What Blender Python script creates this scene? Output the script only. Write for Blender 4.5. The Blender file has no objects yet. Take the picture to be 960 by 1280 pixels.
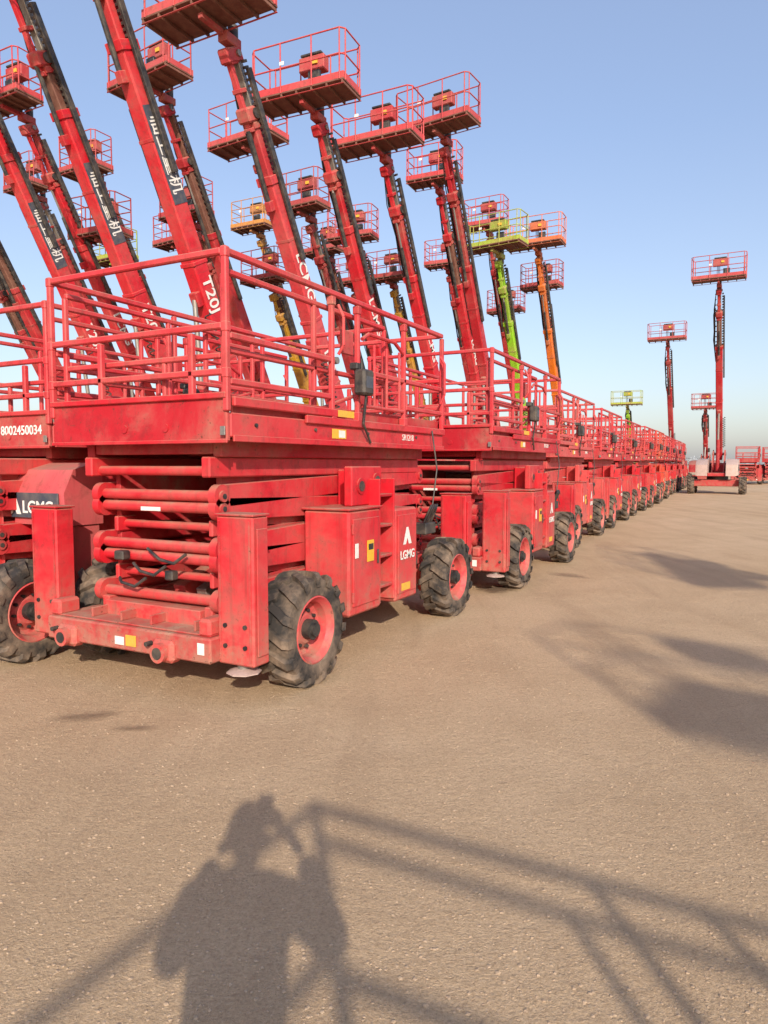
import bpy, bmesh, math, random
from mathutils import Vector, Matrix
random.seed(7)
R=math.radians
scene=bpy.context.scene
COL=scene.collection

# ---------------------------------------------------------------- materials
def newmat(name):
    m=bpy.data.materials.new(name); m.use_nodes=True
    nt=m.node_tree; nt.nodes.clear()
    out=nt.nodes.new('ShaderNodeOutputMaterial'); b=nt.nodes.new('ShaderNodeBsdfPrincipled')
    nt.links.new(b.outputs[0],out.inputs[0])
    return m,nt,b
def N(nt,t,**k):
    n=nt.nodes.new(t)
    for a,v in k.items(): setattr(n,a,v)
    return n
def mixc(nt,fac,a,b,blend='MIX'):
    n=N(nt,'ShaderNodeMix',data_type='RGBA',blend_type=blend)
    for sock,val in ((n.inputs[0],fac),(n.inputs[6],a),(n.inputs[7],b)):
        if isinstance(val,bpy.types.NodeSocket): nt.links.new(val,sock)
        elif isinstance(val,(int,float)): sock.default_value=val
        else: sock.default_value=(*val,1) if len(val)==3 else val
    return n.outputs[2]
def noise(nt,co,scale,detail=6,rough=.6,dist=0):
    n=N(nt,'ShaderNodeTexNoise'); n.inputs['Scale'].default_value=scale
    n.inputs['Detail'].default_value=detail; n.inputs['Roughness'].default_value=rough
    n.inputs['Distortion'].default_value=dist
    nt.links.new(co,n.inputs['Vector']); return n.outputs['Fac']
def ramp(nt,v,a,b,lo=0.,hi=1.):
    n=N(nt,'ShaderNodeMapRange'); nt.links.new(v,n.inputs[0])
    n.inputs[1].default_value=a; n.inputs[2].default_value=b
    n.inputs[3].default_value=lo; n.inputs[4].default_value=hi; return n.outputs[0]
def mth(nt,op,a,b):
    n=N(nt,'ShaderNodeMath',operation=op)
    for i,v in enumerate((a,b)):
        if isinstance(v,bpy.types.NodeSocket): nt.links.new(v,n.inputs[i])
        else: n.inputs[i].default_value=v
    return n.outputs[0]
def objco(nt):
    tc=N(nt,'ShaderNodeTexCoord'); oi=N(nt,'ShaderNodeObjectInfo')
    ad=N(nt,'ShaderNodeVectorMath',operation='ADD'); sc=N(nt,'ShaderNodeMath',operation='MULTIPLY')
    nt.links.new(oi.outputs['Random'],sc.inputs[0]); sc.inputs[1].default_value=60
    nt.links.new(tc.outputs['Object'],ad.inputs[0]); nt.links.new(sc.outputs[0],ad.inputs[1])
    return ad.outputs[0],oi
def paint(name,dust=.35,rust=.5,rough=.5,mul=1.0):
    m,nt,b=newmat(name); co,oi=objco(nt)
    base=oi.outputs['Color']
    if mul!=1: base=mixc(nt,1.,base,(mul,mul,mul),'MULTIPLY')
    n1=noise(nt,co,1.3,7,.68,.4); n2=noise(nt,co,7,8,.72,.2); n3=noise(nt,co,34,5,.65)
    mp=N(nt,'ShaderNodeMapping'); mp.inputs['Scale'].default_value=(14,14,.9); nt.links.new(co,mp.inputs[0])
    n4=noise(nt,mp.outputs[0],1.,5,.6)
    c=mixc(nt,ramp(nt,n1,.38,.62,0,.9),base,mixc(nt,.24,base,(.58,.16,.15)))   # sun-faded areas
    c=mixc(nt,ramp(nt,n2,.50,.74,0,.62),c,(.17,.016,.018))               # grime
    c=mixc(nt,ramp(nt,n4,.56,.72,0,.50),c,(.20,.035,.03))                 # streaks
    g=N(nt,'ShaderNodeNewGeometry'); sp=N(nt,'ShaderNodeSeparateXYZ'); nt.links.new(g.outputs['Normal'],sp.inputs[0])
    up=ramp(nt,sp.outputs[2],.25,.9,0,.72)
    dfac=mth(nt,'MULTIPLY',ramp(nt,n2,.35,.7,.4,1.),up)
    dfac2=mth(nt,'ADD',dfac,mth(nt,'MULTIPLY',ramp(nt,n1,.44,.74,0,dust*.6),ramp(nt,n2,.38,.62,.1,1.)))
    sz=N(nt,'ShaderNodeSeparateXYZ'); nt.links.new(g.outputs['Position'],sz.inputs[0])
    low=mth(nt,'MULTIPLY',ramp(nt,sz.outputs[2],.9,.15,0,.8),ramp(nt,n2,.38,.60,.1,1))
    dfac3=mth(nt,'MAXIMUM',dfac2,low)
    cl=N(nt,'ShaderNodeClamp'); nt.links.new(dfac3,cl.inputs[0])
    c=mixc(nt,cl.outputs[0],c,(.40,.24,.165))
    ch=mth(nt,'MULTIPLY',ramp(nt,n3,.61,.65,0,1),ramp(nt,n2,.47,.60,0,rust))
    c=mixc(nt,ch,c,(.10,.035,.022))
    nt.links.new(c,b.inputs['Base Color'])
    nt.links.new(mth(nt,'ADD',ramp(nt,n2,.3,.7,rough-.10,rough+.15),mth(nt,'MULTIPLY',cl.outputs[0],.3)),b.inputs['Roughness'])
    b.inputs['Specular IOR Level'].default_value=.35
    bp=N(nt,'ShaderNodeBump'); bp.inputs['Strength'].default_value=.18; bp.inputs['Distance'].default_value=.01
    nt.links.new(n2,bp.inputs['Height']); nt.links.new(bp.outputs[0],b.inputs['Normal'])
    return m
def plain(name,col,rough=.6,metal=0.,dust=.3,dcol=(.33,.25,.18),sc=6):
    m,nt,b=newmat(name); co,oi=objco(nt)
    n=noise(nt,co,sc,8,.65); n2=noise(nt,co,sc*7,4,.6)
    c=mixc(nt,ramp(nt,n,.4,.7,0,dust),col,dcol)
    c=mixc(nt,ramp(nt,n2,.4,.8,0,.4),c,tuple(x*.5 for x in col))
    nt.links.new(c,b.inputs['Base Color']); b.inputs['Metallic'].default_value=metal
    nt.links.new(ramp(nt,n,.3,.7,rough-.08,min(1,rough+.15)),b.inputs['Roughness'])
    bp=N(nt,'ShaderNodeBump'); bp.inputs['Strength'].default_value=.2; bp.inputs['Distance'].default_value=.005
    nt.links.new(n2,bp.inputs['Height']); nt.links.new(bp.outputs[0],b.inputs['Normal'])
    return m
M_PAINT=paint('weathered_paint',dust=.5); M_DIRTY=paint('dirty_paint',dust=1.3,rust=1.,rough=.6,mul=.80)
M_RUBBER=plain('tyre_rubber',(.030,.026,.024),.85,0,1.,(.28,.20,.14),4)
M_BLACK=plain('black_plastic',(.02,.02,.022),.5)
M_STEEL=plain('grey_steel',(.30,.28,.26),.45,.6,.5)
M_WHITE=plain('white_decal',(.78,.76,.72),.5,0,.25)
M_YELLOW=plain('yellow_label',(.75,.42,.03),.5,0,.3)
M_DARK=plain('dark_panel',(.05,.06,.085),.45)
M_HOOD=plain('pale_hood',(.50,.36,.32),.6,0,.5)
M_RUSTB=plain('rusty_steel',(.16,.06,.04),.7,0,.6,(.30,.16,.11))
MATS=[M_PAINT,M_DIRTY,M_RUBBER,M_BLACK,M_STEEL,M_WHITE,M_YELLOW,M_DARK,M_HOOD,M_RUSTB]
PA,DI,RU,BK,ST,WH,YE,DK,HO,RB=range(10)

# ---------------------------------------------------------------- mesh builder
class MB:
    def __init__(s): s.v=[];s.f=[];s.m=[]
    def add(s,vs,fs,mat,M=None):
        o=len(s.v)
        for p in vs:
            p=Vector(p)
            if M is not None: p=M@p
            s.v.append(p)
        for f in fs: s.f.append([o+i for i in f]); s.m.append(mat)
    def box(s,x0,x1,y0,y1,z0,z1,mat=0,b=.007,M=None):
        c=((x0+x1)/2,(y0+y1)/2,(z0+z1)/2); h=(abs(x1-x0)/2,abs(y1-y0)/2,abs(z1-z0)/2)
        b=min(b,min(h)*.45); vs=[];idx={}
        for sx in(-1,1):
            for sy in(-1,1):
                for sz in(-1,1):
                    for a in range(3):
                        sg=(sx,sy,sz)
                        idx[(sg,a)]=len(vs)
                        vs.append([c[k]+sg[k]*(h[k] if k==a else h[k]-b) for k in range(3)])
        fs=[]
        for a in range(3):
            o=[k for k in range(3) if k!=a]
            for sa in(-1,1):
                q=[]
                for (p,r) in((-1,-1),(1,-1),(1,1),(-1,1)):
                    sg=[0,0,0]; sg[a]=sa; sg[o[0]]=p; sg[o[1]]=r; q.append(idx[(tuple(sg),a)])
                fs.append(q)
            for p in(-1,1):
                for r in(-1,1):
                    s1=[0,0,0];s1[a]=-1;s1[o[0]]=p;s1[o[1]]=r
                    s2=list(s1); s2[a]=1; s1=tuple(s1); s2=tuple(s2)
                    fs.append([idx[(s1,o[0])],idx[(s1,o[1])],idx[(s2,o[1])],idx[(s2,o[0])]])
        for sx in(-1,1):
            for sy in(-1,1):
                for sz in(-1,1): fs.append([idx[((sx,sy,sz),a)] for a in range(3)])
        s.add(vs,fs,mat,M)
    def bar(s,p0,p1,w,h,mat=0,up=(0,0,1),b=.006,ext=0):
        p0=Vector(p0);p1=Vector(p1);d=p1-p0;L=d.length
        x=d.normalized();u=Vector(up)
        if abs(x.dot(u))>.98: u=Vector((0,1,0))
        y=u.cross(x).normalized();z=x.cross(y)
        M=Matrix(((x.x,y.x,z.x,p0.x),(x.y,y.y,z.y,p0.y),(x.z,y.z,z.z,p0.z),(0,0,0,1)))
        s.box(-ext,L+ext,-w/2,w/2,-h/2,h/2,mat,b,M)
    def cyl(s,p0,p1,r,mat=0,n=14,r2=None):
        if r2 is None:r2=r
        p0=Vector(p0);p1=Vector(p1);x=(p1-p0).normalized()
        u=Vector((0,0,1)) if abs(x.z)<.9 else Vector((0,1,0))
        y=u.cross(x).normalized();z=x.cross(y);vs=[]
        for p,rr in((p0,r),(p1,r2)):
            for i in range(n):
                a=2*math.pi*i/n; vs.append(p+(y*math.cos(a)+z*math.sin(a))*rr)
        fs=[[i,(i+1)%n,n+(i+1)%n,n+i] for i in range(n)]+[list(range(n)),list(range(n,2*n))]
        s.add(vs,fs,mat)
    def path(s,pts,r,mat=0,n=8):
        for a,b in zip(pts[:-1],pts[1:]): s.cyl(a,b,r,mat,n)
    def lathe(s,prof,mat,n=40,M=None,caps=False):
        vs=[];k=len(prof)
        for i in range(n):
            a=2*math.pi*i/n
            for r,y in prof: vs.append((r*math.cos(a),y,r*math.sin(a)))
        fs=[]
        for i in range(n):
            for j in range(k-1):
                fs.append([i*k+j,i*k+j+1,((i+1)%n)*k+j+1,((i+1)%n)*k+j])
        s.add(vs,fs,mat,M)
    def mesh(s,name,sm=32):
        me=bpy.data.meshes.new(name); me.from_pydata([tuple(v) for v in s.v],[],s.f)
        used=sorted(set(s.m)); 
        for u in used: me.materials.append(MATS[u])
        mp={u:i for i,u in enumerate(used)}
        me.polygons.foreach_set('material_index',[mp[m] for m in s.m])
        bm=bmesh.new();bm.from_mesh(me);bmesh.ops.recalc_face_normals(bm,faces=bm.faces);bm.to_mesh(me);bm.free()
        me.polygons.foreach_set('use_smooth',[True]*len(me.polygons))
        me.set_sharp_from_angle(angle=R(sm)); me.update(); return me
def obj(name,data,parent=None,loc=(0,0,0),rot=(0,0,0),color=None):
    o=bpy.data.objects.new(name,data); COL.objects.link(o); o.location=loc; o.rotation_euler=rot
    if parent: o.parent=parent
    if color: o.color=(*color,1)
    return o
def text_mesh(t,size,mat,depth=.0015,bold=0):
    cu=bpy.data.curves.new('t','FONT'); cu.body=t; cu.size=size; cu.extrude=depth; cu.offset=bold
    cu.align_x='CENTER'; cu.align_y='CENTER'
    o=bpy.data.objects.new('t',cu); COL.objects.link(o)
    dg=bpy.context.evaluated_depsgraph_get(); me=bpy.data.meshes.new_from_object(o.evaluated_get(dg))
    bpy.data.objects.remove(o); me.materials.clear(); me.materials.append(mat); return me

# ---------------------------------------------------------------- wheel
def wheel_mesh(name,r=.41,w=.30,pale=False):
    b=MB(); k=r/.41; h=w/2
    b.lathe([(.235*k,-h*.80),(.26*k,-h*.95),(.33*k,-h),(.372*k,-h*.93),(.388*k,-h*.7),(.392*k,0),(.388*k,h*.7),(.372*k,h*.93),(.33*k,h),(.26*k,h*.95),(.235*k,h*.8)],RU,44)
    nl=15
    for side in(-1,1):
        for i in range(nl):
            t0=2*math.pi*(i+(.5 if side>0 else 0))/nl
            st=[(-.012,0,.430,.37),(h*.45,.10,.430,.37),(h*.86,.20,.424,.36),(h*1.08,.235,.390,.35),(h*1.08,.25,.335,.325)]
            vs=[]
            for y,dt,rt,rb in st:
                for rr,ww in((rb,.095),(rt,.075)):
                    for sg in(-1,1):
                        a=t0+dt+sg*ww; vs.append((rr*k*math.cos(a),side*y,rr*k*math.sin(a)))
            fs=[]
            for j in range(len(st)-1):
                o=j*4;q=o+4
                fs+= [[o,q,q+2,o+2],[o+1,o+3,q+3,q+1],[o+2,q+2,q+3,o+3],[o,o+1,q+1,q]]
            fs+=[[0,2,3,1],[len(vs)-4,len(vs)-3,len(vs)-1,len(vs)-2]]
            b.add(vs,fs,RU)
    b.lathe([(.245*k,-h*.78),(.258*k,-h*.9),(.244*k,-h*.95),(.228*k,-h*.8),(.208*k,-h*.62),(.198*k,-h*.15),(.165*k,-h*.05),(.12*k,-h*.25),(.105*k,-h*.36),(.0,-h*.36)],PA,36)
    b.lathe([(.245*k,h*.78),(.22*k,h*.8),(.2*k,h*.3),(.0,h*.2)],PA,24)
    b.cyl((0,-h*.3,0),(0,-h*.78,0),.075*k,BK,18); b.cyl((0,-h*.78,0),(0,-h*.95,0),.05*k,BK,14)
    for i in range(9):
        a=2*math.pi*i/9; x,z=.135*k*math.cos(a),.135*k*math.sin(a)
        b.cyl((x,-h*.1,z),(x,-h*.36,z),.014*k,BK,6)
    return b.mesh(name,28)
WH_S=wheel_mesh('wheel_mesh'); WH_B=wheel_mesh('big_wheel_mesh',.46,.34)

# ---------------------------------------------------------------- scissor lift
def make_chassis(front_posts=True):
    b=MB()
    b.box(.12,3.75,.38,1.34,.36,.60,PA)
    b.box(.16,3.72,.30,.375,.34,.62,PA); b.box(.16,3.72,1.345,1.42,.34,.62,PA)
    for x in(.66,3.45):
        b.box(x-.09,x+.09,-.0,1.72,.33,.49,DI); b.cyl((x,-.02,.41),(x,1.74,.41),.09,BK)
        for y in(.12,1.60): b.box(x-.14,x+.14,y-.05,y+.05,.26,.56,DI,.02)
    if front_posts:
        b.box(-.10,.06,.09,1.74,.30,.475,DI,.012)
        b.box(-.06,.34,.12,1.68,.478,.49,DI)
        b.box(-.14,-.02,.40,.60,.27,.43,PA,.03); b.box(-.14,-.02,1.39,1.59,.27,.43,PA,.03)
        for y in(.5,1.49):
            b.cyl((-.18,y,.345),(-.02,y,.345),.068,PA,18); b.cyl((-.185,y,.345),(-.18,y,.345),.042,BK,16)
            b.cyl((-.155,y+.13,.39),(-.10,y+.13,.39),.018,BK,8)
        b.box(-.108,-.101,.78,.88,.34,.42,YE,.001); b.box(-.108,-.101,.90,.99,.34,.40,WH,.001)
        b.box(-.106,-.101,.14,.20,.36,.44,WH,.001)
        for y0,y1 in((.112,.22),(1.62,1.735)):
            b.box(-.08,.12,y0,y1,.476,.60,PA,.02)
        for y in (.30,.72,1.02,1.33): b.box(-.02,.18,y-.01,y+.01,.49,.56,DI,.004)
        ends=[(0.0,.17)]
    else: ends=[]
    ends.append((3.80,3.98))
    for x0,x1 in ends:
        for y0,y1,sg in((-.2,.11,-1),(1.74,2.04,1)):
            b.box(x0,x1,y0,y1,.29,1.30,PA,.012)
            b.box(x0-.008,x1+.008,y0-.008,y1+.008,1.302,1.318,DI,.004)
            ye=y0-.004 if sg<0 else y1+.004
            b.box(x0+.03,x1-.03,min(ye,ye+sg*.012),max(ye,ye+sg*.012),.36,1.22,PA,.004)
            b.box(x0-.006,x0,y0+.02,y0+.035,.32,1.27,DI,.002); b.box(x0-.006,x0,y1-.035,y1-.02,.32,1.27,DI,.002)
            for zz in(.42,.56):
                b.cyl((x0-.012,y0+.07,zz),(x0+.01,y0+.07,zz),.016,BK,8)
                b.cyl((x0-.012,y1-.07,zz),(x0+.01,y1-.07,zz),.016,BK,8)
            yc=(y0+y1)/2; xc=(x0+x1)/2
            if sg<0 and x0<1:
                b.cyl((xc,yc,.29),(xc,yc,.255),.045,ST,12)
                b.cyl((xc,yc,.255),(xc,yc,.232),.06,HO,8,.12); b.cyl((xc,yc,.232),(xc,yc,.224),.12,HO,8)
    b.box(3.70,3.95,.12,1.60,.32,.50,DI)
    def cabinet(y0,y1,sg):
        b.box(1.20,1.74,y0,y1,.40,1.27,PA,.02)
        yo=y0 if sg<0 else y1
        b.box(1.185,1.755,y0-.012,y1+.012,1.272,1.29,DI,.006)
        b.box(1.25,1.69,min(yo,yo+sg*.014),max(yo,yo+sg*.014),.48,1.20,PA,.006)
        b.box(1.64,1.66,min(yo+sg*.015,yo+sg*.03),max(yo+sg*.015,yo+sg*.03),.80,.92,BK,.004)
        for zz in(.56,1.12): b.cyl((1.245,yo+sg*.012,zz-.04),(1.245,yo+sg*.012,zz+.04),.012,DI,8)
        b.box(2.06,2.52,y0+.02,y1-.0,.38,1.24,PA,.02)
        b.box(2.10,2.48,min(yo,yo+sg*.012)+(.02 if sg<0 else 0),max(yo,yo+sg*.012)+(.02 if sg<0 else 0),.45,1.18,PA,.006)
        b.box(1.45,1.98,y0+.12,y0+.20,1.292,1.63,PA,.01); b.box(1.74,2.02,y0+.21,y1,1.24,1.60,PA,.01)
        for xx in(1.765,2.04): b.box(xx-.012,xx+.012,y0+.02,y0+.30,.42,1.52,PA,.004)
        for z in(.55,.82,1.09,1.36): b.box(1.78,2.025,y0+.03,y0+.24,z,z+.025,DI,.004)
        b.box(1.752,2.052,y0+.30,y0+.32,.42,1.235,DI,.004)
    cabinet(-.22,.22,-1); cabinet(1.50,1.92,1)
    for x,z in((1.60,1.46),(1.88,1.50)):
        b.cyl((x,-.112,z),(x,-.097,z),.07,DI,20); b.cyl((x,-.118,z),(x,-.10,z),.045,BK,16)
    b.box(1.27,1.32,-.242,-.236,.88,1.0,WH,.001); b.box(1.47,1.58,-.242,-.2355,.83,1.01,YE,.001)
    b.box(1.485,1.565,-.2455,-.243,.93,.98,BK,.001)
    b.box(2.16,2.34,-.216,-.2135,.47,.54,YE,.001)
    for k in range(5):
        y=.28+.01*k; pts=[(2.6+.06*k,y-.05,.55),(2.66+.08*k,y-.16,.75+.03*k),(2.85+.05*k,y-.2,.80+.03*k),(3.0,y-.1,.60)]
        b.path(pts,.012,BK,6)
    b.box(2.62,2.86,-.05,.12,.62,.76,BK,.01)
    b.box(2.95,3.2,-.10,.06,.92,1.04,BK,.01)
    for k in range(4): b.path([(2.98+.06*k,-.06,1.04),(2.96+.06*k,-.13,1.18),(3.08+.05*k,-.1,1.22),(3.2+.03*k,.04,1.05)],.010,BK,6)
    return b.mesh('chassis_mesh')
def make_arms():
    b=MB(); zs=[.66,.85,1.04,1.23,1.42]
    for i,z in enumerate(zs):
        rise=.10 if i%2==0 else -.10
        for (ya,yb,sg) in((.24,.30,1),(1.42,1.48,1)):
            b.bar((.22,(ya+yb)/2,z-rise/2+.05),(3.50,(ya+yb)/2,z+rise/2+.05),.06,.165,PA)
        for yc in(.345,1.375):
            b.bar((.30,yc,z+rise/2+.03),(3.42,yc,z-rise/2+.03),.05,.15,DI)
        for x,zz in((.22,z-rise/2+.05),(3.5,z+rise/2+.05)):
            for yc in(.27,1.45):
                b.cyl((x,yc-.033,zz),(x,yc+.033,zz),.085,PA,18)
                yo=yc-.05 if yc<.8 else yc+.05
                b.cyl((x,yc,zz),(x,yo,zz),.042,DI,14); b.cyl((x,yo,zz),(x,yo+(.006 if yc>.8 else -.006),zz),.02,BK,8)
            b.cyl((x,.30,zz),(x,1.42,zz),.040,PA,14)
        b.cyl((1.86,.20,z+.05),(1.86,1.52,z+.05),.05,ST,14)
        if i<4:
            b.cyl((.34,.36,z+.14),(.34,1.36,z+.14),.032,PA,12)
            for y in(.375,1.345): b.box(.24,.44,y-.02,y+.02,z+.08,z+.20,PA,.02)
    b.bar((.55,.75,.62),(2.9,.75,1.45),.10,.10,ST); b.bar((.55,.98,.62),(2.9,.98,1.45),.12,.12,DI)
    b.cyl((.18,.30,1.60),(.18,1.42,1.60),.036,PA,14)
    for y in(.27,1.45): b.box(.08,3.45,y-.04,y+.04,1.555,1.70,PA,.01)
    for k in range(3):
        b.path([(.12,.5+.2*k,1.0-.1*k),(.10,.6+.2*k,.93-.1*k),(.11,.75+.2*k,.95-.1*k),(.14,.9+.15*k,1.02-.12*k)],.012,BK,6)
    b.box(.10,.17,.62,.70,.80,.87,BK,.01); b.box(.10,.18,1.12,1.22,.92,.99,BK,.01)
    b.box(.176,.18,.8,1.0,1.30,1.33,WH,.001)
    return b.mesh('arms_mesh')
def make_deck():
    b=MB()
    b.box(.15,3.45,.18,.26,1.70,1.83,DI); b.box(.15,3.45,1.46,1.54,1.70,1.83,DI)
    for x in(.2,1.2,2.3,3.4): b.box(x-.04,x+.04,.265,1.455,1.72,1.825,DI)
    b.box(.04,3.58,.05,1.67,1.835,1.90,DI)
    b.box(-.004,.035,.0,1.72,1.80,2.12,DI,.01)
    b.box(-.03,-.006,-.01,1.73,2.085,2.125,PA,.006); b.box(-.02,-.006,-.01,1.73,1.79,1.815,PA,.004)
    for y,sg in((0,-1),(1.72,1)):
        yi=y-sg*.04
        b.box(.038,3.60,min(y,yi),max(y,yi),1.83,1.995,PA,.01)
        y2=y+sg*.018
        b.box(.05,3.60,min(y+sg*.001,y2),max(y+sg*.001,y2),1.80,1.845,PA,.006)
        b.box(.10,3.60,min(y-sg*.045,y-sg*.06),max(y-sg*.045,y-sg*.06),1.99,2.12,DI,.004)
        b.box(.9,3.60,min(y+sg*.001,y+sg*.03),max(y+sg*.001,y+sg*.03),1.965,2.03,PA,.008)
        b.box(.04,1.5,min(y+sg*.001,y+sg*.035),max(y+sg*.001,y+sg*.035),2.035,2.10,PA,.01)
        for x in(.3,1.05,1.9,2.9): b.cyl((x,y,1.92),(x,y+sg*.014,1.92),.014,BK,8)
    b.box(3.56,3.60,.045,1.675,1.91,2.1,DI,.006)
    b.box(-.040,-.032,-.012,.03,1.84,1.90,ST,.002)
    for y in(.55,.95): b.cyl((-.012,y,1.9),(-.003,y,1.9),.03,DI,12)
    b.box(1.34,1.60,-.0385,-.036,2.04,2.095,YE,.001); b.box(1.30,1.52,-.006,-.0015,1.86,1.94,YE,.001); b.box(1.40,1.50,-.0085,-.0065,1.87,1.93,WH,.001)
    return b.mesh('deck_mesh')
def make_rails(seed=0):
    b=MB(); rn=random.Random(seed); w=.044
    zt=3.04
    def rail(p,q,ww=w,mat=PA): b.bar(p,q,ww,ww,mat,b=.008)
    for y in(.0,1.72):
        for x in(.0,1.30,1.72,2.62,3.56): rail((x,y,2.0),(x,y,zt-.026))
        rail((-.0,y,zt),(3.56,y,zt)); 
        rail((.024,y,2.50),(1.27,y,2.50)); rail((.024,y,2.20),(1.27,y,2.20))
        rail((1.745,y,2.46),(3.53,y,2.46)); rail((2.65,y,2.20),(3.53,y,2.20))
    for x in(.0,3.56):
        rail((x,.024,zt),(x,1.696,zt)); rail((x,.024,2.56),(x,1.696,2.56)); rail((x,.024,2.26),(x,1.696,2.26))
        rail((x,.30,2.1),(x,.30,2.53)); rail((x,1.18,2.1),(x,1.18,2.53))
    for y in(.075,1.645):
        for x in(.07,1.15,2.35): rail((x,y,1.95),(x,y,2.92),.04)
        rail((.07,y,2.94),(2.35,y,2.93),.04); rail((.09,y,2.42),(2.33,y,2.42),.04)
        rail((1.17,y,2.08),(2.33,y,2.40),.03)
    rail((.07,.10,2.38),(.07,1.62,2.38),.04); rail((2.35,.1,2.93),(2.35,1.62,2.93),.04)
    for y in(.62,): rail((.07,y,1.95),(.07,y,2.36),.036)
    for x in(2.0,2.24,2.5): b.cyl((x,-.015,2.16),(x,-.015,2.72),.014,PA,8)
    b.path([(1.78,-.015,2.74),(1.9,-.015,2.80),(2.4,-.015,2.80),(2.58,-.015,2.72)],.018,PA,8)
    b.path([(1.78,-.015,2.16),(2.58,-.015,2.16)],.016,PA,8)
    b.path([(1.36,-.03,2.95),(1.36,-.08,2.85),(1.36,-.08,2.62),(1.36,-.03,2.55)],.014,PA,8)
    b.path([(3.46,-.03,2.8),(3.46,-.08,2.72),(3.46,-.08,2.4),(3.46,-.03,2.3)],.014,PA,8)
    for x in(1.30,1.72,2.62):
        b.box(x-.035,x+.035,-.032,.032,2.02,2.10,PA,.006); b.box(x-.03,x+.03,-.03,.03,zt-.10,zt-.03,DI,.006)
    for (x,z) in ((1.35,2.50),(1.74,2.46)): b.cyl((x,-.03,z),(x,.03,z),.03,ST,10)
    for z in (2.26,2.56,zt): 
        for y in(.0,1.72): b.box(-.027,.027,y-.027,y+.027,z-.045,z+.03,PA,.01)
    b.box(1.60,1.78,-.14,-.03,2.24,2.46,BK,.02); b.box(1.63,1.75,-.05,.03,2.46,2.52,BK,.01)
    b.cyl((1.66,-.08,2.46),(1.66,-.08,2.55),.012,BK,8); b.box(1.63,1.75,-.1425,-.1405,2.30,2.40,DK,.001)
    b.path([(1.70,-.1,2.24),(1.72,-.06,2.0),(1.9,-.03,1.84)],.012,BK,6)
    b.box(1.48,1.66,.0,.03,2.58,2.78,DI,.005)
    b.path([(3.2,-.05,2.0),(3.22,-.1,1.6),(3.15,-.08,1.2),(3.3,-.1,.95)],.008,BK,6)
    return b.mesh('rails_mesh')
CH=make_chassis(); CH2=make_chassis(False); AR=make_arms(); DE=make_deck(); RA=make_rails()
T_LG=text_mesh('LGMG',.13,M_WHITE,bold=.003)
lb=MB(); lb.add([(-.09,0,0),(-.03,0,0),(0,0,.06),(.03,0,0),(.09,0,0),(.02,0,.16),(-.02,0,.16)],[[0,1,2,6],[2,3,4,5],[2,5,6]],WH)
T_LOGO=lb.mesh('logo_mesh')
T_SR=text_mesh('SR1218',.085,M_WHITE); T_NUM=text_mesh('8002450034',.115,M_WHITE,bold=.002)
RED=(.54,.010,.021)
def scissor_lift(x,y,ang,color=RED,front=True,wx=.66,deck_off=0,num=False,smallz=0):
    e=obj('scissor_lift',None,None,(x,y,0),(0,0,R(ang))); e.empty_display_size=.3
    obj('chassis',CH if front else CH2,e,color=color); obj('scissor_arms',AR,e,color=color)
    fd=tuple(min(1,a*.90+q*.10) for a,q in zip(color,(.62,.22,.22)))
    obj('platform_deck',DE,e,(deck_off,0,smallz),color=color); obj('guard_rails',RA,e,(deck_off,0,smallz),color=fd)
    i=1
    for px in(wx,3.45):
        for py,rz in((-.12,0),(1.84,180)):
            w=obj('wheel_%d'%i,WH_S,e,(px,py,.422),(0,random.uniform(0,6.28),R(rz)),color=tuple(min(1,a*.8+q*.2) for a,q in zip(color,(.62,.10,.14)))); i+=1
    obj('maker_lettering',T_LG,e,(2.28,-.2175,.80),(R(90),0,0)).scale=(.85,.85,.85)
    obj('maker_logo',T_LOGO,e,(2.28,-.2155,.90))
    obj('model_lettering',T_SR,e,(2.72+deck_off,-.0035,1.908+smallz),(R(90),0,0))
    if num: obj('number_lettering',T_NUM,e,(-.008+deck_off,.375,1.95+smallz),(R(90),0,R(-90)))
    return e
rowcol=[RED,(.49,.009,.020),(.56,.055,.055),(.53,.018,.028),(.47,.010,.020),(.51,.015,.02),(.55,.045,.015),(.49,.012,.02),(.51,.012,.02),(.45,.012,.018),(.45,.012,.018)]
pos=[(-1.04,4.75,62),(1.34,8.94,63),(3.28,13.45,63.5),(5.40,17.80,64)]
for k in range(4,11): pos.append((5.40+2.12*(k-3)+random.uniform(-.1,.1),17.8+4.37*(k-3),64+random.uniform(-.8,.8)))
for (x,y,a),c in zip(pos,rowcol):
    scissor_lift(x,y,a,c,smallz=0 if a==62 else random.uniform(-.05,.08))
u=Vector((math.sin(R(28)),math.cos(R(28)),0)); v=Vector((-u.y,u.x,0)); O=Vector((-1.04,4.75,0))
def W(s,t): return O+u*s+v*t
# neighbour on the left: platform run back on the chassis, engine hood in front of the stack
p=W(-.07,2.42); nb=scissor_lift(p.x,p.y,62,(.51,.010,.018),front=False,wx=.18,deck_off=.55,num=True)
hb=MB()
prof=[(.42,1.12),(.40,1.40),(.50,1.60),(.72,1.66),(.80,1.60),(.80,1.12)]
vs=[]
for yy in(-.36,.62):
    for x_,z_ in prof: vs.append((x_,yy,z_))
n=len(prof); hb.add(vs,[[i,(i+1)%n,n+(i+1)%n,n+i] for i in range(n)]+[list(range(n)),list(range(n,2*n))],PA)
hb.box(.385,.398,-.30,.50,1.18,1.40,DK,.004)
hb.box(.44,.78,-.34,-.30,.62,1.118,PA,.01); hb.box(.44,.78,.50,.56,.62,1.118,PA,.01)
obj('engine_hood',hb.mesh('hood_mesh'),nb,color=(.50,.07,.08))
obj('hood_lettering',text_mesh('LGMG',.15,M_WHITE,bold=.003),nb,(.382,-.04,1.27),(R(90),0,R(-90)))
obj('hood_logo',T_LOGO,nb,(.381,.27,1.21),(0,0,R(-90)))
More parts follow.
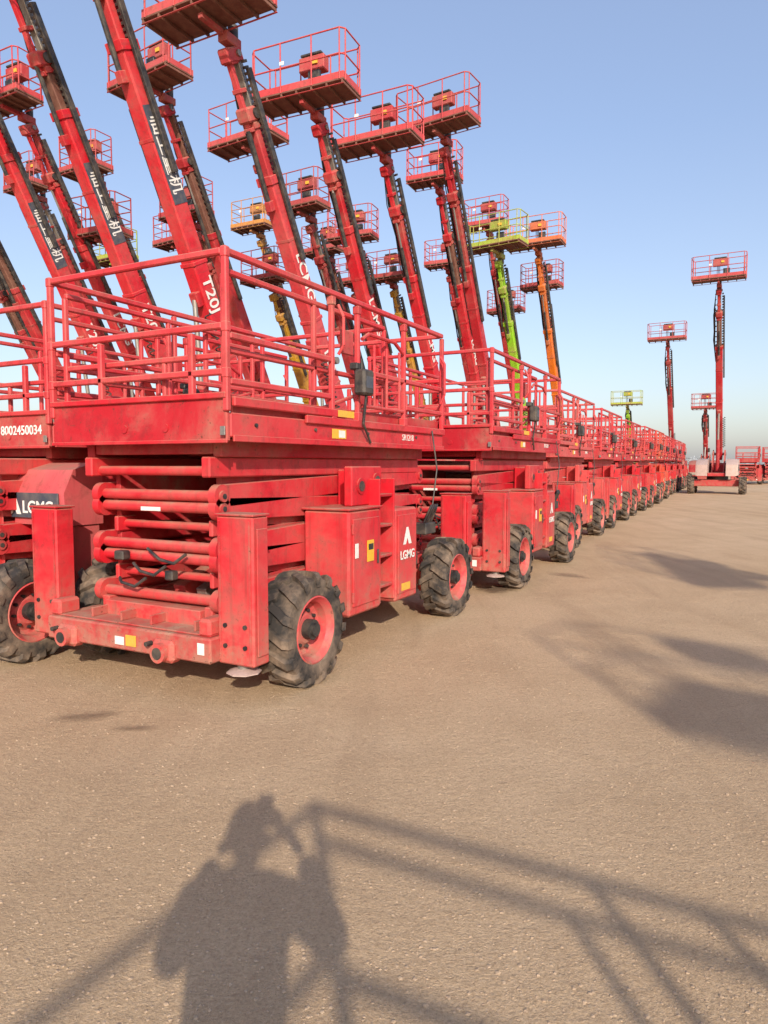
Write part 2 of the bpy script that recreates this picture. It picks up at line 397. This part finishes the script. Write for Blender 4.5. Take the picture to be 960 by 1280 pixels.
for (x,y,a) in((30.0,57,64),(33.2,59,60),(37,60,63)): scissor_lift(x,y,a,(.42,.02,.025))
# lift standing behind the photographer, long side toward the row (its rails throw the shadow lines)
q=Vector((.70,-3.05,0))-u*1.72
scissor_lift(q.x,q.y,-28,RED)

# ---------------------------------------------------------------- boom lifts
T_T20=text_mesh('T20J',.40,M_WHITE,.002,.006); T_LGB=text_mesh('LCMG',.40,M_WHITE,.002,.006)
T_CN=text_mesh('临工重机',.34,M_WHITE,.002,.003)
def basket_mesh(wy,wx,rails):
    b=MB(); hx,hy=wx/2,wy/2
    b.box(-hx,hx,-hy,hy,-.02,.02,RB)
    for y in [(-hy+.04)+i*(wy-.08)/6 for i in range(7)]: b.box(-hx,hx,y-.02,y+.02,-.085,-.022,RB,.004)
    for x in(-hx+.02,hx-.02): b.box(x-.02,x+.02,-hy,hy,-.10,-.088,PA,.003); b.box(x-.008,x+.008,-hy,hy,.022,.17,PA,.003)
    for y in(-hy+.012,hy-.012): b.box(-hx+.03,hx-.03,y-.008,y+.008,.022,.17,PA,.003)
    r=.018
    for z in rails:
        c=.10
        pts=[(-hx+c,-hy,z),(hx-c,-hy,z),(hx,-hy+c,z),(hx,hy-c,z),(hx-c,hy,z),(-hx+c,hy,z),(-hx,hy-c,z),(-hx,-hy+c,z),(-hx+c,-hy,z)]
        b.path(pts,r,PA,8)
    zt=rails[-1]
    for x in(-hx,hx):
        for y in(-hy+.1,-hy/3,hy/3,hy-.1): b.cyl((x,y,.0),(x,y,zt),r,PA,8)
    for y in(-hy,hy):
        for x in(-hx+.1,hx-.1): b.cyl((x,y,.0),(x,y,zt),r,PA,8)
    b.box(hx-.28,hx-.02,-.38,.30,.72,1.06,DI,.02); b.box(hx-.30,hx-.06,-.32,.24,1.062,1.12,BK,.02)
    b.box(-hx+.2,-hx+.3,-.5,-.2,.05,.45,BK,.01)
    for k in range(3): b.path([(hx+.02,.05*k,.8),(hx+.12,.06*k,.5),(hx+.14,.05*k,.1),(hx+.3,.03*k,-.3)],.014,BK,6)
    b.box(hx-.32,hx-.285,-.22,-.08,.84,.94,YE,.002); b.box(-hx-.026,-hx-.0215,.3,.42,.6,.68,WH,.002)
    b.box(hx-.1,hx+.35,-.11,.11,-.30,-.105,DI,.02); b.box(-hx*.5,hx-.102,-.05,.05,-.2,-.105,DI)
    b.cyl((hx+.22,0,-.42),(hx+.22,0,.12),.10,BK,14)
    return b.mesh('basket_mesh')
BASK=[basket_mesh(2.45,.92,(.55,1.1)),basket_mesh(1.85,.85,(.4,.75,1.1))]
def turret_mesh(hoodmat):
    b=MB()
    b.box(-.75,.75,-1.2,1.2,.42,.78,PA,.03); b.box(-1.0,1.0,-1.42,-1.14,.34,.6,DI,.03); b.box(-1.0,1.0,1.14,1.42,.34,.6,DI,.03)
    b.cyl((0,0,.78),(0,0,.98),.55,BK,28)
    b.box(-1.1,1.5,-.45,.45,.98,1.16,PA,.02)
    for sg in(-1,1):
        y0,y1=sg*.46,sg*1.05
        vs=[];prof=[(-1.25,1.0),(1.35,1.0),(1.5,1.25),(1.42,1.75),(1.1,1.95),(-.7,1.88),(-1.2,1.6)]
        for yy,ins in((y0,0),(y1-sg*.10,0),(y1,.07)):
            for x,z in prof: vs.append((x*(1-ins*.4),yy,1.45+(z-1.45)*(1-ins)))
        n=len(prof);fs=[[i,(i+1)%n,n+(i+1)%n,n+i] for i in range(n)]+[[n+i,n+(i+1)%n,2*n+(i+1)%n,2*n+i] for i in range(n)]
        fs+=[list(range(n)),list(range(2*n,3*n))]
        b.add(vs,fs,hoodmat)
        b.box(-.5,.75,min(sg*1.052,sg*1.06),max(sg*1.052,sg*1.06),1.28,1.62,DK,.002)
        b.box(-1.0,-.62,min(sg*1.052,sg*1.06),max(sg*1.052,sg*1.06),1.2,1.5,BK,.002)
    b.box(1.35,1.95,-1.02,1.02,1.0,1.72,PA,.10)
    for y in(-.30,.30):
        vs=[(-.1,y-.03,1.15),(1.35,y-.03,1.15),(1.35,y-.03,2.3),(1.0,y-.03,2.45),(.75,y-.03,2.3)]
        vs+=[(a,bb+.06,c) for a,bb,c in vs]
        b.add(vs,[[0,1,2,3,4],[5,6,7,8,9]]+[[i,(i+1)%5,5+(i+1)%5,5+i] for i in range(5)],PA)
    b.cyl((1.08,-.37,2.22),(1.08,.37,2.22),.08,ST,16)
    return b.mesh('turret_mesh')
TUR=[turret_mesh(PA),turret_mesh(HO)]
def boom_mesh(L,seed,ratio=None):
    rn=random.Random(seed); b=MB()
    rt=rn.uniform(.64,.74)
    L1=L*(ratio or rt); L2=L*max(.86,(ratio or 0)+.08); M2=rn.choice([DI,DI,RB,PA]); M3=rn.choice([ST,RB,ST,DI])
    b.box(-.3,L1,-.165,.165,-.21,.21,PA,.03)
    b.box(L1-.14,L1+.03,-.19,.19,-.235,.235,PA,.01)
    b.box(L1*.5,L1*.5+.08,-.18,.18,-.225,.225,PA,.01)
    for xx in(.25,.8): b.box(L1*xx-.05,L1*xx+.01,-.172,.172,-.217,.217,DI,.004)
    b.box(L1,L2,-.115,.115,-.15,.15,M2,.02)
    b.box(L2-.1,L2+.02,-.145,.145,-.18,.18,DI,.01)
    b.box(L2,L,-.085,.085,-.02,.13,M3,.015)
    # lower parallel link and its brackets
    b.bar((L2-.05,0,-.20),(L-.03,0,-.20),.11,.09,PA)
    for xx in(L2-.1,(L2+L)/2,L-.1): b.box(xx-.04,xx+.04,-.10,.10,-.26,-.03,DI,.01)
    b.box(L1*.72,L*.97,.19,.26,-.02,.12,BK,.01)
    for k in range(20):
        x=L1+.05+(L-L1-.1)*k/20; b.box(x,x+.05,.135,.21,-.02,.10,BK,.006)
        if k%2: b.box(x,x+.03,-.19,-.13,.02,.12,BK,.006)
    for k in range(5):
        r0=rn.uniform(-.03,.03)
        b.path([(L*.60,-.18,.10-.04*k),(L*.70,-.23-r0,.13-.05*k),(L*.80,-.19,.09-.04*k),(L*.90,-.22-r0,.12-.05*k),(L,-.14,.14-.04*k)],.014,BK,5)
    b.cyl((L1-.5,0,-.29),(L1+.9,0,-.25),.05,BK,10); b.cyl((L1+.9,0,-.25),(L2-.1,0,-.23),.028,ST,10); b.box(L1-.62,L1-.42,-.07,.07,-.36,-.20,DI,.01)
    b.box(L-.12,L+.14,-.12,.12,-.34,.16,DI,.03); b.cyl((L+.02,-.16,0),(L+.02,.16,0),.06,ST,12)
    xk=L2+.02; b.box(xk,xk+.28,-.16,.16,-.30,.22,DI,.04); b.cyl((xk+.14,-.20,-.05),(xk+.14,.20,-.05),.10,BK,14)
    for k in range(4):
        y=-.17-.02*k; b.path([(L1-.3,y,.12),(L1+.2,y-.08,.26+.03*k),(L1+.7,y-.04,.22),(L2,y-.06,.10+.04*k),(xk+.35,y,.2)],.013,BK,5)
    b.box(L1*.40,L1*.40+.3,-.10,.10,-.36,-.20,DI,.02)
    return b.mesh('boom_mesh'),L1
def coil(b,x0,z0,x1,z1,r,n):
    pts=[]
    for i in range(n*8+1):
        t=i/(n*8);a=i*math.pi/4
        pts.append((x0+(x1-x0)*t+r*math.cos(a),-.26+r*math.sin(a),z0+(z1-z0)*t))
    b.path(pts,.016,BK,5)
def boom_lift(s,t,h,color=RED,seed=0,kind=0,hood=0,txt=0,world=None,yaw=62,bcol=None,el=60,ratio=None):
    CE,SE=math.cos(R(el)),math.sin(R(el))
    p=Vector((world[0],world[1],0)) if world else W(s,t)
    rise=h-.42-2.22; L=rise/SE; run=L*CE
    uu=Vector((math.cos(R(yaw)),math.sin(R(yaw)),0))
    base=p+uu*(run+.62-1.08)
    e=obj('boom_lift',None,None,base,(0,0,R(yaw))); e.empty_display_size=.3
    rn=random.Random(seed)
    obj('turret_and_chassis',TUR[hood],e,color=color)
    i=1
    for x in(-.80,.80):
        for y in(-1.28,1.28):
            obj('wheel_%d'%i,WH_B,e,(x,y,.472),(0,rn.uniform(0,6),R(0 if y<0 else 180)),color=color); i+=1
    bm_,L1=boom_mesh(L,seed,ratio)
    X=Vector((-CE,0,SE));Z=Vector((SE,0,CE));Y=Z.cross(X)
    Mx=Matrix(((X.x,Y.x,Z.x,1.08),(X.y,Y.y,Z.y,0),(X.z,Y.z,Z.z,2.22),(0,0,0,1)))
    o=obj('telescopic_boom',bm_,e,color=color); o.matrix_local=Mx
    pt=lambda a,zz:Vector((1.08,0,2.22))+X*a+Z*zz
    b=MB(); c1=pt(L1*.42,-.33); c0=Vector((-.35,0,1.25)); m=c0.lerp(c1,.55)
    b.cyl(c0,m,.095,DI,14); b.cyl(m,c1,.055,ST,12)
    coil(b,pt(.6,-.3).x-.1,pt(.6,-.3).z,pt(L1*.38,-.3).x-.1,pt(L1*.38,-.3).z,.07,14)
    obj('lift_cylinder',b.mesh('cyl_mesh'),e,color=color)
    tip=pt(L+.02,0)
    bc=bcol or tuple(min(1,c*.68+q*.32) for c,q in zip(color,(.50,.14,.13)))
    obj('work_basket',BASK[kind],e,(tip.x-.68,0,h),(0,0,rn.uniform(-.10,.10)),color=bc)
    tx=-X; ty=Z
    def put(me,name,a,sc=1,off=0):
        c=pt(a,off)+Vector((0,-.1765,0)); n=Vector((0,-1,0))
        MM=Matrix(((tx.x*sc,ty.x*sc,n.x,c.x),(tx.y*sc,ty.y*sc,n.y,c.y),(tx.z*sc,ty.z*sc,n.z,c.z),(0,0,0,1)))
        q=obj(name,me,e); q.matrix_local=MM
    if txt==1:
        put(T_CN,'maker_lettering',L1*.76); put(T_T20,'model_lettering',L1*.42)
        b2=MB(); b2.box(L1*.76-.85,L1*.76+.85,-.1742,-.1735,-.19,.19,DK,.0002); q=obj('dark_band',b2.mesh('band'),e); q.matrix_local=Mx
        b3=MB(); b3.box(L1*.76-.85,L1*.76+.85,.1735,.1742,-.19,.19,DK,.0002); q=obj('dark_band_near',b3.mesh('band'),e); q.matrix_local=Mx
    elif txt==2: put(T_LGB,'maker_lettering',L1*.62)
    elif txt==3: put(T_LGB,'maker_lettering',L1*.66); put(T_T20,'model_lettering',L1*.34)
    return e
LIME=(.26,.58,.02); ORG=(.72,.17,.01); YEL=(.55,.30,.02); RD2=(.42,.014,.022); RD3=(.33,.014,.020); PK=(.54,.04,.05)
REDB=(.34,.03,.03)
B=[ (4.2,7.1,11.2,RED,0,1,None,63,.80),(6.9,6.1,9.9,PK,0,3,None,60,.74),(10.8,6.6,10.2,RED,0,2),(13.9,6.4,10.3,RED,0,2),(16.6,5.8,11.7,RD2,0,0),
 (20.0,7.4,11.6,RED,1,2),(23.2,6.3,10.0,LIME,0,0),(27.0,5.8,11.0,ORG,0,0),(29.9,6.3,9.9,RD3,1,0),
 (5.2,10.1,11.4,RED,0,1,None,62,.78),(6.5,14.0,11.9,RED,0,1,None,61,.78),(9.5,15.6,11.6,RED,1,2),(11.0,11.8,11.9,RD2,0,0),(13.9,10.8,11.2,PK,0,0),
 (17.0,11.0,10.3,RD3,1,0),(20.6,11.1,10.3,RD2,1,0),(24.1,11.4,9.6,YEL,1,0,REDB),(28.0,10.4,11.0,RD2,1,0),(26.6,7.9,12.0,RD2,1,0),
 (14.2,18.2,11.9,RD2,1,0),(16.6,19.6,9.6,LIME,1,0),(14.8,22.2,12.2,RD3,1,0),(15.3,14.6,10.1,RD2,1,0),(22.0,17.0,12.0,YEL,1,0),
 (19.0,14.1,8.7,YEL,1,0,REDB),(12.0,15.0,8.6,YEL,1,0,REDB),(18.6,18.3,10.6,RD2,1,0),(32.8,9.0,9.6,RD3,1,0),
 (23.0,14.0,10.8,RD3,1,0),(10.2,19.5,10.4,RD2,1,0),(12.9,22.8,9.4,RD2,1,0),(26.0,14.5,10.2,RD2,1,0),
 (49.5,3.0,10.2,RD3,0,0),(58.8,7.1,6.6,LIME,0,0)]
for i,t_ in enumerate(B):
    s,t,h,c,k,tx=t_[:6]
    boom_lift(s,t,h,c,i,k,0,tx,bcol=t_[6] if len(t_)>6 else None,el=t_[7] if len(t_)>7 else 60,ratio=t_[8] if len(t_)>8 else None)
boom_lift(36.0,-.9,10.8,RD2,50,0,1,0)
boom_lift(0,0,5.9,RD3,51,1,0,0,world=(24.6,55))
boom_lift(0,0,7.0,RED,60,0,0,0,world=(5.4,-10.7),yaw=50,el=58)
boom_lift(0,0,7.2,RED,61,0,0,0,world=(9.2,-9.0),yaw=45,el=58)
boom_lift(0,0,9.2,RED,62,0,0,0,world=(8.1,-8.6),yaw=-10,el=58)

# ---------------------------------------------------------------- ground
m,nt,b=newmat('dusty_gravel_ground')
tc=N(nt,'ShaderNodeTexCoord'); co=tc.outputs['Object']
nA=noise(nt,co,.16,5,.6,.4); nB=noise(nt,co,1.0,9,.7,.4); nC=noise(nt,co,30,7,.75); nD=noise(nt,co,85,4,.75)
c=mixc(nt,ramp(nt,nA,.35,.65),(.57,.395,.235),(.66,.475,.30))
c=mixc(nt,ramp(nt,nB,.44,.70,0,.55),c,(.45,.30,.175))
c=mixc(nt,ramp(nt,nC,.46,.66,0,.55),c,(.38,.255,.15))
c=mixc(nt,ramp(nt,nD,.53,.66,0,.45),c,(.74,.57,.40))
c=mixc(nt,ramp(nt,nD,.47,.34,0,.60),c,(.28,.185,.11))
mp=N(nt,'ShaderNodeMapping'); mp.inputs['Rotation'].default_value=(0,0,R(26)); mp.inputs['Scale'].default_value=(1.0,.04,1)
wv=N(nt,'ShaderNodeTexNoise'); wv.inputs['Scale'].default_value=.25; nt.links.new(co,wv.inputs['Vector'])
va=N(nt,'ShaderNodeVectorMath',operation='ADD'); nt.links.new(co,va.inputs[0]); nt.links.new(wv.outputs['Color'],va.inputs[1])
nt.links.new(va.outputs[0],mp.inputs[0]); nE=noise(nt,mp.outputs[0],1.7,6,.65)
c=mixc(nt,ramp(nt,nE,.48,.66,0,.45),c,(.40,.27,.165))
nt.links.new(c,b.inputs['Base Color']); b.inputs['Roughness'].default_value=.95
b.inputs['Specular IOR Level'].default_value=.12
hh=mth(nt,'ADD',mth(nt,'MULTIPLY',nC,1.2),mth(nt,'MULTIPLY',nD,.8)); hh=mth(nt,'ADD',hh,mth(nt,'MULTIPLY',nB,3.5))
hh=mth(nt,'ADD',hh,mth(nt,'MULTIPLY',nE,2.5))
bp=N(nt,'ShaderNodeBump'); bp.inputs['Strength'].default_value=.75; bp.inputs['Distance'].default_value=.02
nt.links.new(hh,bp.inputs['Height']); nt.links.new(bp.outputs[0],b.inputs['Normal'])
gm=bpy.data.meshes.new('ground'); S=4000; gm.from_pydata([(-S,-S,0),(S,-S,0),(S,S,0),(-S,S,0)],[],[[0,1,2,3]]); gm.materials.append(m)
obj('ground',gm)
mg=plain('gravel_stone',(.44,.31,.20),.95,0,.8,(.52,.38,.25),1.5)
vs=[];fs=[]
rn=random.Random(3)
for i in range(22000):
    d=1.6+12*rn.random()**1.5; x=d*rn.uniform(-.62,.66); r=rn.choice([.002,.0025,.003,.003,.004,.005,.007])*rn.uniform(.8,1.4)
    o=len(vs); a=rn.uniform(0,6.28)
    for k in range(5):
        an=a+k*1.2566; vs.append((x+r*math.cos(an)*rn.uniform(.7,1.3),d+r*math.sin(an)*rn.uniform(.7,1.3),r*rn.uniform(.0,.25)))
    for k in range(3):
        an=a+.5+k*2.09; vs.append((x+r*.55*math.cos(an),d+r*.55*math.sin(an),r*rn.uniform(.35,.6)))
    fs+=[[o,o+1,o+5],[o+1,o+2,o+6,o+5],[o+2,o+3,o+6],[o+3,o+4,o+7,o+6],[o+4,o,o+5,o+7],[o+5,o+6,o+7]]
me=bpy.data.meshes.new('gravel'); me.from_pydata(vs,[],fs); me.materials.append(mg); obj('gravel',me)
def stain(x,y,rx,ry,seed,mat):
    me=bpy.data.meshes.new('oil_stain'); me.from_pydata([(-1,-1,0),(1,-1,0),(1,1,0),(-1,1,0)],[],[[0,1,2,3]]); me.materials.append(mat)
    o=obj('oil_stain',me,None,(x,y,.004),(0,0,seed)); o.scale=(rx,ry,1)
def stainmat(name,alpha):
    ms,nt,b=newmat(name); co,oi=objco(nt); tc=N(nt,'ShaderNodeTexCoord')
    n=noise(nt,co,1.6,8,.7)
    c=mixc(nt,ramp(nt,n,.35,.65),(.12,.075,.045),(.26,.17,.11)); nt.links.new(c,b.inputs['Base Color']); b.inputs['Roughness'].default_value=.85
    ln=N(nt,'ShaderNodeVectorMath',operation='LENGTH'); nt.links.new(tc.outputs['Object'],ln.inputs[0])
    al=mth(nt,'ADD',ln.outputs['Value'],mth(nt,'MULTIPLY',n,1.1)); nt.links.new(ramp(nt,al,1.3,.75,0,alpha),b.inputs['Alpha']); return ms
s1=stainmat('oil_stain',.8); s2=stainmat('damp_stain',.38)
stain(1.5,9.3,.5,.35,1,s1)
for a in((-1.95,4.55,.34,.14,.3),(-1.55,4.35,.22,.09,.1),(2.7,10.5,.5,.3,2.2)): stain(*a,s2)

# ---------------------------------------------------------------- distant trees
mt,nt,b=newmat('hazed_foliage'); tc=N(nt,'ShaderNodeTexCoord'); n=noise(nt,tc.outputs['Object'],.3,5)
nt.links.new(mixc(nt,ramp(nt,n,.35,.65),(.26,.28,.30),(.33,.35,.37)),b.inputs['Base Color']); b.inputs['Roughness'].default_value=1  # distance haze is mixed into this pale blue-grey foliage colour
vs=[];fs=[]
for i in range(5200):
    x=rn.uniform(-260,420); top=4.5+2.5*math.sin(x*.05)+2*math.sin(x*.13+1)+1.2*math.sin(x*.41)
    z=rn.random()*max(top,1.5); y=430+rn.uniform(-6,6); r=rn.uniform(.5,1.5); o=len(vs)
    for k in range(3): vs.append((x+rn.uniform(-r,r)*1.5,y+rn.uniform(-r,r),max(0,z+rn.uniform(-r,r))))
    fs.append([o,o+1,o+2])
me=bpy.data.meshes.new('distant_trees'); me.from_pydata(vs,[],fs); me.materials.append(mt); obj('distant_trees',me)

# ---------------------------------------------------------------- photographer
def skin_obj(name,nodes,edges,mat,parent,sub=2):
    me=bpy.data.meshes.new(name); me.from_pydata([n[:3] for n in nodes],edges,[]); me.materials.append(mat)
    o=obj(name,me,parent); sk=o.modifiers.new('skin','SKIN')
    if not me.skin_vertices: 
        bm=bmesh.new(); bm.from_mesh(me); bm.verts.layers.skin.verify(); bm.to_mesh(me); bm.free()
    for i,n in enumerate(nodes):
        r=n[3]; r=r if isinstance(r,tuple) else (r,r); me.skin_vertices[0].data[i].radius=r
    me.skin_vertices[0].data[0].use_root=True
    ss=o.modifiers.new('sub','SUBSURF'); ss.levels=sub; ss.render_levels=sub
    sk.use_smooth_shade=True
    return o
ph=obj('person',None,None,(0,0,0)); ph.empty_display_size=.3
m_shirt=plain('shirt_cloth',(.10,.13,.20),.9,0,.2); m_trous=plain('trouser_cloth',(.04,.04,.05),.9,0,.2)
m_skin=plain('skin',(.45,.27,.19),.5,0,.1,(.5,.3,.2)); m_hair=plain('hair',(.015,.012,.01),.6); m_shoe=plain('shoe_leather',(.03,.025,.02),.5)
bx,by=-.05,-.42
skin_obj('torso_and_arms',[(bx,by-.03,.98,(.17,.13)),(bx,by-.03,1.15,(.165,.13)),(bx,by-.02,1.32,(.19,.14)),(bx,by-.01,1.44,(.14,.10)),(bx,by,1.50,(.065,.065)),(bx,by+.01,1.56,(.055,.055)),
  (bx-.19,by,1.43,.080),(bx-.26,by+.12,1.20,.062),(bx-.16,by+.27,1.45,.046),
  (bx+.19,by,1.43,.080),(bx+.33,by+.10,1.26,.062),(bx+.20,by+.27,1.46,.046)],
  [(0,1),(1,2),(2,3),(3,4),(4,5),(3,6),(6,7),(7,8),(3,9),(9,10),(10,11)],m_shirt,ph)
skin_obj('trousers',[(bx,by-.03,.98,(.17,.13)),(bx-.10,by-.03,.88,.10),(bx-.12,by,.50,.07),(bx-.13,by-.04,.10,.055),(bx+.10,by-.03,.88,.10),(bx+.12,by+.02,.50,.07),(bx+.14,by+.02,.10,.055)],
  [(0,1),(1,2),(2,3),(0,4),(4,5),(5,6)],m_trous,ph)
for i,(fx,fy) in enumerate(((bx-.13,by-.04),(bx+.14,by+.02))):
    skin_obj('shoe_%d'%(i+1),[(fx,fy-.06,.05,.045),(fx,fy+.04,.05,.048),(fx,fy+.15,.04,.038)],[(0,1),(1,2)],m_shoe,ph)
def head():
    bm=bmesh.new(); bmesh.ops.create_uvsphere(bm,u_segments=32,v_segments=24,radius=1)
    for vv in bm.verts:
        x,y,z=vv.co
        k=1-.22*max(0,-z)**1.5
        X=x*.077*k; Y=y*.096*(1-.10*max(0,-z)); Z=z*.118
        if y>0:
            if abs(x)<.2 and -.35<z<.1: Y+=.022*(1-abs(x)/.2)*(1-abs(z+.18)/.28)
            if abs(abs(x)-.38)<.18 and abs(z-.05)<.12: Y-=.010
            if abs(x)<.35 and abs(z+.50)<.08: Y+=.005
            if z<-.75: Y+=.012
        vv.co=(X,Y,Z)
    me=bpy.data.meshes.new('head'); bm.to_mesh(me); bm.free(); me.materials.append(m_skin)
    me.polygons.foreach_set('use_smooth',[True]*len(me.polygons)); return me
hd=obj('head',head(),ph,(bx,by+.04,1.655))
bm=bmesh.new(); bmesh.ops.create_uvsphere(bm,u_segments=28,v_segments=20,radius=1)
dl=[q for q in bm.verts if (q.co.z<.15 and q.co.y>-.1) or q.co.z<-.45]; bmesh.ops.delete(bm,geom=dl,context='VERTS')
for q in bm.verts: 
    k=1+.03*math.sin(q.co.x*23)*math.cos(q.co.y*19); q.co=Vector((q.co.x*.090*k,q.co.y*.108*k-.006,q.co.z*.134*k+.004))
me=bpy.data.meshes.new('hair'); bm.to_mesh(me); bm.free(); me.materials.append(m_hair); obj('hair',me,ph,(bx,by+.04,1.655))
for sx in(-1,1):
    eb=MB(); eb.lathe([(0,0),(.009,.002),(.011,.008),(.008,.013),(0,.014)],WH,12)
    obj('eye_%d'%(1 if sx<0 else 2),eb.mesh('eye'),ph,(bx+sx*.030,by+.04+.078,1.661))
    skin_obj('ear_%d'%(1 if sx<0 else 2),[(bx+sx*.078,by+.03,1.63,(.008,.014)),(bx+sx*.086,by+.025,1.655,(.008,.018)),(bx+sx*.082,by+.02,1.675,(.007,.012))],[(0,1),(1,2)],m_skin,ph,1)
pb=MB(); pb.box(-.062,.014,-.040,-.031,1.515,1.665,BK,.004); pb.cyl((0,-.0312,1.65),(0,-.029,1.65),.006,ST,16)
obj('phone',pb.mesh('phone'),ph)
for sx,ex in((-1,bx-.16),(1,bx+.20)):
    edge=-.064 if sx<0 else .016
    wrist=(ex,by+.27,1.46); palm=(edge+sx*.040,-.075,1.545)
    skin_obj('hand_%d'%(1 if sx<0 else 2),[(palm[0],palm[1],palm[2],(.034,.018)),((palm[0]+wrist[0])/2,(palm[1]+wrist[1])/2,(palm[2]+wrist[2])/2,(.026,.022)),(wrist[0],wrist[1],wrist[2],.027)],[(0,1),(1,2)],m_skin,ph)
    for j,(dz,ln) in enumerate(((.030,.9),(.011,1),(-.009,.95),(-.028,.78))):
        z=palm[2]+dz
        skin_obj('finger_%d_%d'%(1 if sx<0 else 2,j+1),[(palm[0]+sx*.004,palm[1]+.01,z,.0095),(edge+sx*.022,-.045,z+.008,.009),(edge+sx*.011,-.027,z+.012,.008),(edge-sx*.014*ln,-.022,z+.013,.007)],[(0,1),(1,2),(2,3)],m_skin,ph,1)
    skin_obj('thumb_%d'%(1 if sx<0 else 2),[(palm[0]-sx*.008,palm[1]-.01,palm[2]-.03,.012),(edge+sx*.012,-.062,palm[2]-.005,.010),(edge-sx*.012,-.052,palm[2]+.015,.008)],[(0,1),(1,2)],m_skin,ph,1)

# ---------------------------------------------------------------- light, sky, camera
el=R(25.2); hd_=Vector((-.16,.987,0)).normalized()
d=Vector((hd_.x*math.cos(el),hd_.y*math.cos(el),-math.sin(el)))
sl=bpy.data.lights.new('sun','SUN'); sl.energy=4.9; sl.angle=R(.6); sl.color=(1.,.90,.76)
so=obj('sun',sl,None,(0,-20,20)); so.rotation_mode='QUATERNION'; so.rotation_quaternion=d.to_track_quat('-Z','Y')
w=bpy.data.worlds.new('World'); scene.world=w; w.use_nodes=True; nt=w.node_tree; nt.nodes.clear()
o=nt.nodes.new('ShaderNodeOutputWorld'); bg=nt.nodes.new('ShaderNodeBackground'); sk=nt.nodes.new('ShaderNodeTexSky')
sk.sky_type='NISHITA'; sk.sun_disc=False; sk.sun_elevation=el; sk.sun_rotation=math.atan2(-hd_.x,-hd_.y)
sk.air_density=1.0; sk.dust_density=2.0; sk.ozone_density=1.5; sk.altitude=0
tc=N(nt,'ShaderNodeTexCoord'); sp=N(nt,'ShaderNodeSeparateXYZ'); nt.links.new(tc.outputs['Generated'],sp.inputs[0])
hz=mixc(nt,ramp(nt,sp.outputs[2],.0,.40),(1.95,1.85,2.05),(1.30,1.58,2.45))
sky=mixc(nt,1.,sk.outputs[0],hz,'ADD')
bg.inputs[1].default_value=.135
nt.links.new(sky,bg.inputs[0]); nt.links.new(bg.outputs[0],o.inputs[0])
cd=bpy.data.cameras.new('camera'); cam=obj('camera',cd,None,(0,0,1.65),(R(90-3.86),0,0))
cd.sensor_fit='VERTICAL'; cd.sensor_height=36; cd.lens=25.03; cd.clip_start=.02; cd.clip_end=9000
scene.camera=cam
scene.view_settings.view_transform='Standard'; scene.view_settings.look='None'; scene.view_settings.exposure=0
